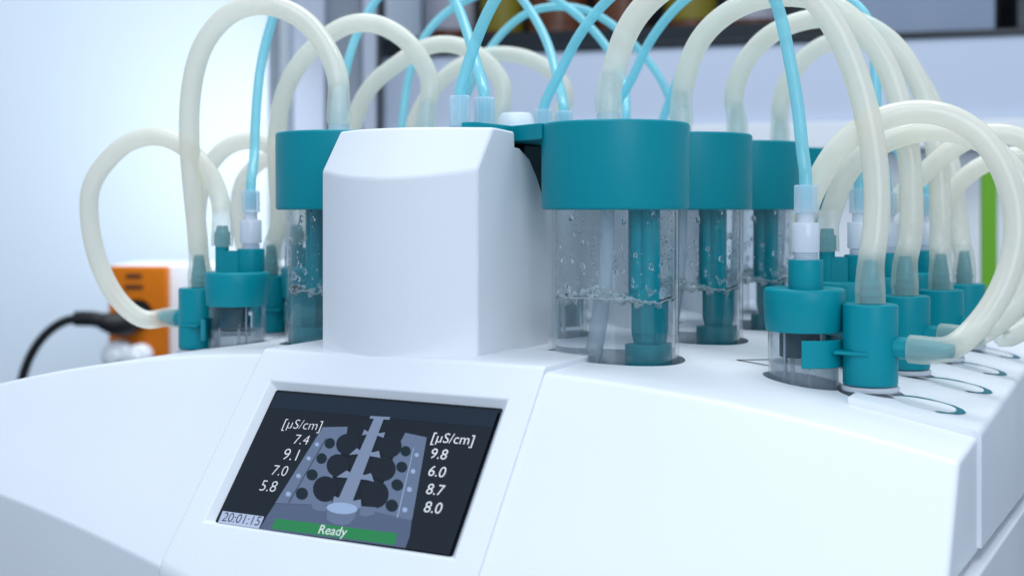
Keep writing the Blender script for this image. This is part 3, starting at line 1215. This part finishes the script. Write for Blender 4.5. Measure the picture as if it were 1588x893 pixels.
# ---- tees
lab_tee = {(1, 0): 'frontmost teal tee coupling on the right, standing just above the first crescent print',
           (1, 1): 'second teal tee coupling from the front on the right, partly behind the frontmost coupling',
           (1, 2): 'third teal tee coupling from the front on the right, behind the looping hose',
           (1, 3): 'rearmost teal tee coupling on the right, nearest the green strip',
           (-1, 0): 'teal tee coupling at the far left, side barb pointing to the orange plate',
           (-1, 1): 'teal tee coupling on the left seen between the small cap and the big left vessel',
           (-1, 2): 'teal tee coupling on the left hidden behind the big left vessel',
           (-1, 3): 'rearmost teal tee coupling on the left, hidden behind the tower'}
first = True
for s, spots in ((1, RT), (-1, LT)):
    for k, (u, v) in enumerate(spots):
        o = tee0 if first else copy_tree(tee0)
        first = False
        dz = arch(u) - arch(0.22) - (0.0045 if (s, k) == (-1, 0) else 0.0)
        rz = -TH if s > 0 else math.pi - TH
        rs = (RS if s > 0 else LS)[k]
        a = math.atan2(v - rs[1], u - rs[0])
        rz = -TH + a
        POS_T[(s, k)] = (place(o, u, v, dz, rz), rz)
        tag(o, lab_tee[(s, k)], 'coupling', 'teal tee couplings clipped to the reaction vessels')


# ------------------------------------------------------------------ hoses
HR = 0.00615


def hose(name, pts, label, group, ends=('barb', 'barb')):
    path, L = spline(pts, 0.0032)

    def rad(t):
        r = HR * (1.07 if name == 'silicone_hose' else 1.0)
        for d in (t * L, (1 - t) * L):
            if d < 0.030:
                r += 0.00085 * (0.5 + 0.5 * math.cos(math.pi * min(1, max(0, (d - 0.004) / 0.020)))) + 0.0003 * math.exp(-((d - 0.0052) / 0.0012) ** 2)
        return r
    bm = bmesh.new()
    lay = bm.verts.layers.float.new('stretch')
    rings = sweep(bm, path, rad, 26, cap=False)
    nr_ = len(rings)
    for q, rg in enumerate(rings):
        d = min(q, nr_ - 1 - q) / (nr_ - 1) * L
        for v in rg:
            v[lay] = max(0.0, min(1.0, (0.0270 - d) / 0.0060))
    for rg, flip in ((rings[0], True), (rings[-1], False)):    # thick wall at the cut ends
        c = sum((v.co for v in rg), Vector()) / len(rg)
        inn = [bm.verts.new(c + (v.co - c) * 0.80) for v in rg]
        n = len(rg)
        for v in inn:
            v[lay] = 1.0
        for i in range(n):
            j = (i + 1) % n
            bm.faces.new((rg[i], rg[j], inn[j], inn[i]))
    o = build(name, bm, M['silicone'], None, angle=60)
    tag(o, label, 'hose', group)
    return o


def lid_top(s, k):
    u, v = (RB if s > 0 else LB)[k]
    return wp(u, v, 0.1300) + Vector((BARB[s], 0, 0))


def tee_top(s, k):
    p, rz = POS_T[(s, k)]
    return p + Vector((0, 0, 0.0306))


def tee_side(s, k, d=0.0):
    p, rz = POS_T[(s, k)]
    x = 0.0195 + d
    return p + Vector((x * math.cos(rz), x * math.sin(rz), 0.0085))


def port_top(s, k):
    p, a = POS_S[(s, k)]
    return p + Vector((-0.0098 * math.cos(a), -0.0098 * math.sin(a), 0.0535))


def up(p, d):
    return p + Vector((0, 0, d))


def mids(px, Ya, Yb):
    n = len(px)
    return [at(x, y, Ya + (Yb - Ya) * (i + 1) / (n + 1)) for i, (x, y) in enumerate(px)]


TALL = {
    (1, 0): [(950, 118), (966, 62), (990, 20), (1030, -18), (1090, -48), (1150, -58), (1215, -42), (1270, 5), (1312, 75), (1342, 165), (1358, 260), (1360, 340)],
    (1, 1): [(1059, 138), (1072, 88), (1096, 48), (1135, 16), (1185, -3), (1240, -6), (1290, 8), (1330, 38), (1372, 95), (1402, 185), (1413, 290), (1412, 370)],
    (1, 2): [(1137, 160), (1145, 118), (1165, 82), (1200, 50), (1250, 31), (1290, 28), (1335, 35), (1390, 72), (1430, 140), (1452, 230), (1459, 330), (1458, 390)],
    (1, 3): [(1209, 172), (1216, 138), (1238, 100), (1275, 70), (1330, 60), (1385, 80), (1430, 130), (1462, 205), (1482, 300), (1490, 380)],
    (-1, 0): [(524, 118), (509, 80), (478, 37), (438, 13), (394, 8), (351, 25), (314, 71), (297, 134), (293, 202), (297, 270), (304, 340)],
    (-1, 1): [(668, 130), (654, 95), (627, 60), (580, 36), (535, 40), (495, 67), (462, 102), (440, 146), (430, 200), (429, 270), (433, 350)],
    (-1, 2): [(782, 138), (767, 110), (744, 87), (711, 71), (677, 69), (644, 80), (614, 101), (584, 124), (560, 158), (547, 200), (538, 260), (520, 350)],
    (-1, 3): [(880, 143), (862, 118), (835, 97), (802, 86), (768, 84), (734, 92), (701, 110), (667, 144), (644, 185), (625, 250), (605, 340)],
}
lab_tall = {(1, 0): 'milky hose arching from the front right big lid to the frontmost right coupling',
            (1, 1): 'milky hose arching from the second right lid to the second right coupling',
            (1, 2): 'milky hose arching from the third right lid to the third right coupling',
            (1, 3): 'milky hose from the rearmost right lid, lowest of the four arches on the right',
            (-1, 0): 'tall milky hose arching from the left big lid down to the far left coupling',
            (-1, 1): 'milky hose arching from behind the tower top down past the left lid',
            (-1, 2): 'milky hose in a low arch behind the blue tubes, ending beside the hub knob',
            (-1, 3): 'faint milky hose, rearmost low arch behind the hub, ending behind the front right lid'}
for (s, k), px in TALL.items():
    a, b = lid_top(s, k), tee_top(s, k)
    hose('silicone_hose', [a, up(a, 0.012)] + mids(px, a.y, b.y) + [up(b, 0.018), b], lab_tall[(s, k)], 'arching silicone hoses')

LOOP = {
    (1, 0): ([(1496, 526), (1543, 470), (1571, 402), (1576, 333), (1554, 258), (1516, 206), (1463, 177), (1406, 174), (1345, 193), (1297, 233), (1268, 282), (1250, 325)], 0.600, 0.650),
    (1, 1): ([(1530, 512), (1572, 478), (1597, 420), (1602, 345), (1580, 275), (1535, 226), (1478, 204), (1424, 204), (1376, 219), (1336, 243), (1308, 277), (1294, 315)], 0.660, 0.712),
    (1, 2): ([(1552, 526), (1610, 495), (1655, 425), (1660, 340), (1630, 255), (1585, 214), (1530, 206), (1480, 228), (1440, 262), (1400, 300), (1368, 335)], 0.730, 0.785),
    (1, 3): ([(1590, 512), (1640, 480), (1690, 420), (1695, 340), (1655, 265), (1590, 240), (1530, 252), (1488, 282), (1460, 320)], 0.800, 0.85),
    (-1, 0): ([(226, 497), (188, 471), (158, 421), (141, 360), (138, 310), (144, 282), (168, 247), (201, 220), (241, 211), (277, 222), (317, 257), (340, 302)], 0.845, 0.812),
    (-1, 1): ([(350, 478), (322, 440), (308, 385), (307, 320), (322, 262), (350, 229), (386, 218), (420, 226), (448, 262), (462, 310)], 0.925, 0.885),
    (-1, 2): ([(440, 470), (405, 440), (380, 390), (368, 335), (374, 286), (391, 262), (415, 245), (448, 240), (490, 250), (525, 285), (548, 325)], 0.995, 0.955),
    (-1, 3): ([(545, 455), (510, 430), (487, 390), (478, 340), (490, 296), (520, 270), (560, 262), (600, 278), (630, 310)], 1.07, 1.03),
}
lab_loop = {(1, 0): 'large milky hose looping out to the right from the frontmost coupling, nearest the camera',
            (1, 1): 'milky hose loop just behind the large front loop on the right',
            (1, 2): 'milky hose loop leaving the right edge of the picture from the third right coupling',
            (1, 3): 'rearmost milky hose loop on the right, beside the green strip',
            (-1, 0): 'large milky hose loop at the far left in front of the orange socket plate',
            (-1, 1): 'milky hose loop on the left seen behind the tall left hose and the blue tube',
            (-1, 2): 'faint milky hose loop behind the left blue tube and the white luer fitting',
            (-1, 3): 'milky hose loop on the left hidden behind the big left lid'}
for (s, k), (px, Ya, Yb) in LOOP.items():
    a, b = tee_side(s, k), port_top(s, k)
    hose('silicone_hose_loop', [a, tee_side(s, k, 0.016)] + mids(px, Ya, Yb) + [up(b, 0.014), b], lab_loop[(s, k)], 'looping silicone hoses')

# ------------------------------------------------------------------ blue tubes with their frosted nuts
NUTR = 0.0057


def nut_bm(p, z0, z1):
    bm = bmesh.new()
    n = 48
    rings = []
    for z, f in ((z0, 0.93), (z0 + 0.0006, 1.0), (z1 - 0.0006, 1.0), (z1, 0.93)):
        ring = []
        for i in range(n):
            a = 2 * math.pi * i / n
            r = NUTR * f * (1 + (0.035 if (i % 4) < 2 else -0.02))
            ring.append(bm.verts.new((p.x + r * math.cos(a), p.y + r * math.sin(a), z)))
        rings.append(ring)
    ring = [bm.verts.new((p.x + 0.00345 * math.cos(2 * math.pi * i / n), p.y + 0.00345 * math.sin(2 * math.pi * i / n), z1)) for i in range(n)]
    rings.append(ring)
    rings.append([bm.verts.new(v.co + Vector((0, 0, -(z1 - z0) * 0.9))) for v in ring])
    for a, b in zip(rings, rings[1:]):
        for i in range(n):
            j = (i + 1) % n
            bm.faces.new((a[i], a[j], b[j], b[i]))
    bm.faces.new(rings[0][::-1])
    bm.faces.new(rings[-1])
    return bm


HUBZ = 0.1240
HUBP = {}
for k in range(4):
    HUBP[(1, k)] = wp(-0.0040, 0.0740 + 0.110 * k, HUBZ)       # feeds the right side
    HUBP[(-1, k)] = wp(0.0034, 0.0900 + 0.110 * k, HUBZ)


def stub_top(s, k):
    p, a = POS_S[(s, k)]
    return p + Vector((0.0088 * math.cos(a), 0.0088 * math.sin(a), 0.0760))


BLUE = {
    (1, 0): [(722, 112), (744, 48), (778, -18), (850, -90), (960, -120), (1080, -110), (1160, -70), (1203, 0), (1222, 80), (1238, 170), (1245, 240)],
    (-1, 0): [(740, 105), (724, 48), (700, -8), (640, -70), (560, -90), (490, -70), (440, -15), (418, 45), (403, 110), (396, 190), (394, 250)],
    (1, 1): [(866, 118), (896, 58), (940, 2), (1010, -50), (1090, -75), (1180, -65), (1250, -20), (1300, 60), (1330, 150), (1340, 230)],
    (-1, 1): [(866, 130), (850, 68), (818, 10), (775, -38), (710, -70), (640, -55), (583, 0), (553, 55), (537, 105), (520, 200)],
    (1, 2): [(978, 128), (1004, 70), (1052, 8), (1110, -30), (1190, -40), (1262, -25), (1325, 5), (1348, 35), (1358, 110), (1360, 200)],
    (-1, 2): [(968, 128), (938, 68), (885, 15), (830, -15), (765, -15), (705, 10), (662, 50), (634, 115), (624, 190), (612, 260)],
    (1, 3): [(1052, 120), (1082, 62), (1130, 10), (1190, -15), (1260, -10), (1330, 30), (1370, 100), (1386, 180), (1392, 240)],
    (-1, 3): [(1034, 140), (1003, 92), (962, 48), (915, 18), (868, 10), (822, 18), (785, 45), (757, 80), (722, 150), (700, 230)],
}
lab_blue = {(1, 0): 'blue tube falling in front of the third teal lid to the front right fitting',
            (-1, 0): 'blue tube at the left, passing under the tall hose to the left luer fitting',
            (1, 1): 'blue tube rising steeply from the hub just left of the front right lid',
            (-1, 1): 'blue tube from the second hub pair leaving the top and returning beside the grey post',
            (1, 2): 'blue tube crossing in an X behind the hose of the front right lid',
            (-1, 2): 'blue tube arching left from the third hub pair, falling behind the low milky hose',
            (1, 3): 'blue tube from the rear of the hub running behind the second right hose arch',
            (-1, 3): 'blue tube in the low complete arch in front of the dark shelf'}
for (s, k), px in BLUE.items():
    a, b = HUBP[(s, k)], stub_top(s, k)
    t = empty('blue_tube', a, 0, lab_blue[(s, k)], 'tube', 'blue tubes from the hub to the reaction vessels')
    bump = {(-1, 0): 0.10, (-1, 1): 0.12, (-1, 2): 0.10, (-1, 3): 0.03}.get((s, k), 0.0)
    mm = []
    for i_, q_ in enumerate(px):
        f_ = (i_ + 1) / (len(px) + 1)
        mm.append(at(q_[0], q_[1], a.y + (b.y - a.y) * f_ + bump * math.sin(math.pi * min(1.0, f_ * 1.0)) ** 1.0))
    pts = [up(a, 0.004), up(a, 0.020)] + mm + [up(b, 0.020), up(b, 0.002)]
    path, L = spline(pts, 0.0035)
    bm = bmesh.new()
    sweep(bm, [p - a for p in path], 0.0033, 18)
    build('tube', bm, M['blue'], t, angle=60)
    build('hub_nut', nut_bm(Vector((0, 0, 0)), 0.0, 0.0180), M['nut'], t, angle=25)
    build('vessel_nut', nut_bm(b - a, b.z - a.z - 0.0005, b.z - a.z + 0.0138), M['nut'], t, angle=25)

# ------------------------------------------------------------------ surroundings
bm = bmesh.new()
box(bm, -1.6, 1.6, 0.15, 2.6, -0.30, -0.26)
tag(build('laboratory_bench', bm, M['bench'], None, bevel=0.004), 'pale grey laboratory bench top under the white analyzer', 'bench')

bm = bmesh.new()
box(bm, -2.6, -0.40, 2.02, 2.12, -0.9, 2.3)
o = build('wall', bm, M['wall'], None)
tag(o, kind='structure')
o['label'] = 'pale blue white wall behind the left half'
bm = bmesh.new()
box(bm, -0.5, 2.4, 2.75, 2.85, -0.9, 2.3)
o = build('rear_wall', bm, M['wall'], None)
tag(o, kind='structure')

# grey post
t = empty('metal_post', at(520, 500, 1.95), 0, 'grey vertical metal post behind the left hoses, where the white wall ends', 'post')


def strip(name, x0, x1, Y, depth, z0, z1, mat, parent=None, bev=0.002):
    X0, X1 = (x0 - CX) / FPX * Y, (x1 - CX) / FPX * Y
    bm = bmesh.new()
    off_ = parent.location if parent else Vector((0, 0, 0))
    box(bm, X0 - off_.x, X1 - off_.x, Y - off_.y, Y + depth - off_.y, z0 - off_.z, z1 - off_.z)
    return build(name, bm, mat, parent, bevel=bev)


strip('post_flange', 455, 503, 1.96, 0.06, -0.25, 1.2, M['light_metal'], t)
strip('post_body', 503, 562, 1.985, 0.08, -0.25, 1.2, M['grey_metal'], t)
strip('post_edge', 562, 583, 1.97, 0.08, -0.25, 1.2, M['light_metal'], t)
strip('post_gasket', 583.3, 592, 1.99, 0.06, -0.25, 1.2, M['dark'], t)

# coated cabinet behind on the right, slightly turned, with a shelf of reagents on top
ca = R(-16)
cm = Matrix.Translation((0.38, 2.05, 0)) @ Matrix.Rotation(ca, 4, 'Z')
cab = empty('fume_cabinet', (0.38, 2.05, -0.26), ca, 'long white cabinet with a lighter lower lip across the background', 'cabinet')
bm = bmesh.new()
box(bm, -0.66, 0.95, 0.0, 0.30, 0.222 + 0.26, 0.352 + 0.26)
build('cabinet_panel', bm, M['lilac_white'], cab, bevel=0.003)
bm = bmesh.new()
box(bm, -0.66, 0.95, -0.012, 0.28, 0.176 + 0.26, 0.221 + 0.26)
build('cabinet_lip', bm, M['smooth_white'], cab, bevel=0.003)
bm = bmesh.new()
box(bm, -0.66, 0.95, 0.05, 0.30, 0.0, 0.175 + 0.26)
build('cabinet_base', bm, M['smooth_white'], cab, bevel=0.003)
bm = bmesh.new()
box(bm, -0.66, 0.95, -0.006, 0.29, 0.3525 + 0.26, 0.362 + 0.26)
build('cabinet_top', bm, M['dark'], cab, bevel=0.002)
bm = bmesh.new()
box(bm, -0.66, 0.95, 0.26, 0.29, 0.3625 + 0.26, 0.78 + 0.26)
build('shelf_back', bm, M['dark'], cab)


def shelf_thing(name, x, y, bmf, mat, label, cat):
    p = cm @ Vector((x, y, 0.3622 if name != 'reagent_bottle' else 0.3664))
    t = empty(name, p, ca, label, cat, None)
    return t


def bottle(x, r, h, mat, labmat, label):
    t = shelf_thing('reagent_bottle', x, 0.13, None, None, label, 'bottle')
    bm = bmesh.new()
    lathe(bm, [(0, 0), (r, 0.0005), (r, h * 0.72), (r * 0.8, h * 0.80), (r * 0.38, h * 0.86), (r * 0.38, h * 0.9), (0, h * 0.9)], 32)
    build('bottle_body', bm, mat, t, angle=40)
    bm = bmesh.new()
    lathe(bm, [(r + 0.0004, h * 0.20), (r + 0.0012, h * 0.20), (r + 0.0012, h * 0.62), (r + 0.0004, h * 0.62)], 32)
    build('bottle_label', bm, labmat, t, angle=40)
    bm = bmesh.new()
    lathe(bm, rounded(r * 0.46, h * 0.88, h, 0.002), 24)
    build('bottle_cap', bm, M['dark'], t, angle=40)
    return t


M['paper'] = plain('paper_label', (0.34, 0.34, 0.40), 0.6, 0.2, mottle=0.05, mscale=30)
bm = bmesh.new()
t = shelf_thing('bottle_shade_band', -0.27, 0.13, None, None, 'low black band added as the shade at the foot of the brown bottles', 'shade band')  # black strip put in for the shadow under the bottles
box(bm, -0.38, 0.36, -0.125, 0.10, 0.0004, 0.004)
build('shade_band_base', bm, M['dark'], t)
bm = bmesh.new()
box(bm, -0.38, 0.36, -0.128, -0.1255, 0.0004, 0.026)
build('shade_band_front', bm, M['dark'], t)
bottle(-0.555, 0.048, 0.23, M['brown'], M['paper'], 'brown bottle with a pale label nearest the grey post')
bottle(-0.452, 0.040, 0.20, M['brown'], M['yellow'], 'brown bottle with an olive label behind the crossing blue tubes')
bottle(-0.345, 0.055, 0.24, M['brown'], M['brown'], 'unlabelled wide brown bottle above the hub')
bottle(-0.225, 0.050, 0.22, M['brown'], M['brown'], 'unlabelled narrow brown bottle behind the low blue arch')
bottle(-0.100, 0.046, 0.23, M['brown'], M['yellow'], 'brown bottle with an olive label behind the front right hose arch')
bottle(0.010, 0.045, 0.21, M['brown'], M['paper'], 'brown bottle with a pale label behind the second right hose arch')
t = shelf_thing('storage_box', 0.325, 0.12, None, None, 'pale blue grey box on the cabinet behind the right arches', 'box')
bm = bmesh.new(); box(bm, -0.145, 0.075, -0.10, 0.10, 0.0005, 0.12)
build('box_body', bm, M['bluegrey'], t, bevel=0.004)
bm = bmesh.new(); box(bm, -0.149, 0.079, -0.104, 0.104, 0.1204, 0.15)
build('box_lid', bm, M['light_metal'], t, bevel=0.004)
t = shelf_thing('instrument_box', 0.515, 0.12, None, None, 'black instrument box at the upper right corner of the picture', 'box')
bm = bmesh.new(); box(bm, -0.085, 0.085, -0.10, 0.10, 0.0005, 0.2)
build('box_body', bm, M['dark'], t, bevel=0.004)
bm = bmesh.new(); box(bm, -0.045, 0.075, -0.104, -0.1004, 0.02, 0.055)
build('front_area', bm, M['smoked'], t, bevel=0.001)

# green strip on a white board at the right
bm = bmesh.new()
box(bm, (1524 - CX) / FPX * 1.75, (1547 - CX) / FPX * 1.75, 1.75, 1.76, -0.24, 0.162)
tag(build('green_panel_strip', bm, M['green'], None, bevel=0.001), 'bright green vertical strip behind the right loops, on the white equipment', 'strip')

# service box on the left with the orange socket plate
YS = 1.72
sx = lambda px: (px - CX) / FPX * YS
sz = lambda py: HC - (py - HY) / FPX * YS
t = empty('service_box', (sx(240), YS + 0.02, -0.26), 0, 'white service box on the bench carrying the orange socket plate', 'box')
bm = bmesh.new()
box(bm, sx(166) - sx(240), sx(420) - sx(240), 0, 0.12, 0.0, sz(411) + 0.26)
build('box_body', bm, M['smooth_white'], t, bevel=0.003)
t = empty('socket_plate', (sx(213), YS, sz(480)), 0, 'orange socket plate at the left with a black plug in it', 'socket')
bm = bmesh.new()
box(bm, sx(168) - sx(213), sx(258) - sx(213), 0.0, 0.0195, sz(600) - sz(480), sz(413) - sz(480))
build('plate', bm, M['orange'], t, bevel=0.003)
bm = bmesh.new()
random.seed(5)
for py, x0, x1 in ((428, 196, 219), (445, 194, 221)):
    x = x0
    while x < x1:
        w = random.uniform(1.5, 3.2)
        box(bm, sx(x) - sx(213), sx(x + w) - sx(213), -0.0012, -0.0002, sz(py + 3.6) - sz(480), sz(py - 3.6) - sz(480))
        x += w + 1.3
build('dark_lettering', bm, M['ink'], t, smooth=False)
bm = bmesh.new()
lathe(bm, [(0.018, -0.004), (0.022, -0.004), (0.022, 0.0), (0.018, 0.0)], 32, axis_m=Matrix.Translation((0.0, 0, sz(488) - sz(480))) @ Matrix.Rotation(R(90), 4, 'X'))
lathe(bm, [(0, -0.0005), (0.019, -0.0005), (0.019, 0.001), (0, 0.001)], 32, axis_m=Matrix.Translation((0.0, 0, sz(488) - sz(480))) @ Matrix.Rotation(R(90), 4, 'X'))
build('socket_ring', bm, M['black'], t)
t = empty('power_plug', (sx(205), YS - 0.006, sz(495)), 0, 'black power plug and cable curving down at the far left', 'plug')
rel = lambda px, py, Y: Vector((sx(px) - sx(205), Y - (YS - 0.006), sz(py) - sz(495)))
bm = bmesh.new()
pl = [rel(212, 496, YS - 0.004), rel(205, 500, YS - 0.03), rel(190, 497, YS - 0.045), rel(172, 491, YS - 0.05), rel(160, 489, YS - 0.05), rel(136, 489, YS - 0.05)]
pp, LL = spline(pl, 0.003)
sweep(bm, pp, lambda t: (0.0160 if t < 0.45 else 0.0160 - 0.0062 * min(1, (t - 0.45) / 0.2)) * (1 + (0.08 if int(t * 22) % 2 and t > 0.55 else 0)), 20)
build('plug_body', bm, M['black'], t, angle=40)
bm = bmesh.new()
pc, LL = spline([rel(140, 489, YS - 0.05), rel(122, 492, YS - 0.05), rel(96, 508, YS - 0.05), rel(74, 535, YS - 0.05), rel(58, 572, YS - 0.05), rel(46, 640, YS - 0.05), rel(44, 720, YS - 0.05)], 0.004)
sweep(bm, pc, 0.0062, 16)
build('cable', bm, M['black'], t, angle=60)
for px, py, r_, lb in ((190, 548, 0.0205, 'larger white plug below the black plug on the orange plate'), (222, 550, 0.0170, 'smaller white plug beside the larger one, low on the orange plate')):
    t = empty('white_plug', (sx(px), YS - 0.0005, sz(py)), 0, lb, 'plug')
    bm = bmesh.new()
    lathe(bm, rounded(r_, 0.0, 0.035, 0.008, 5), 32, axis_m=Matrix.Rotation(R(90), 4, 'X'))
    build('plug_head', bm, M['white'], t, angle=60)
    bm = bmesh.new()
    lathe(bm, rounded(r_ * 0.5, 0.034, 0.048, 0.003, 3), 24, axis_m=Matrix.Rotation(R(90), 4, 'X'))
    build('plug_grip', bm, M['smooth_white'], t, angle=60)
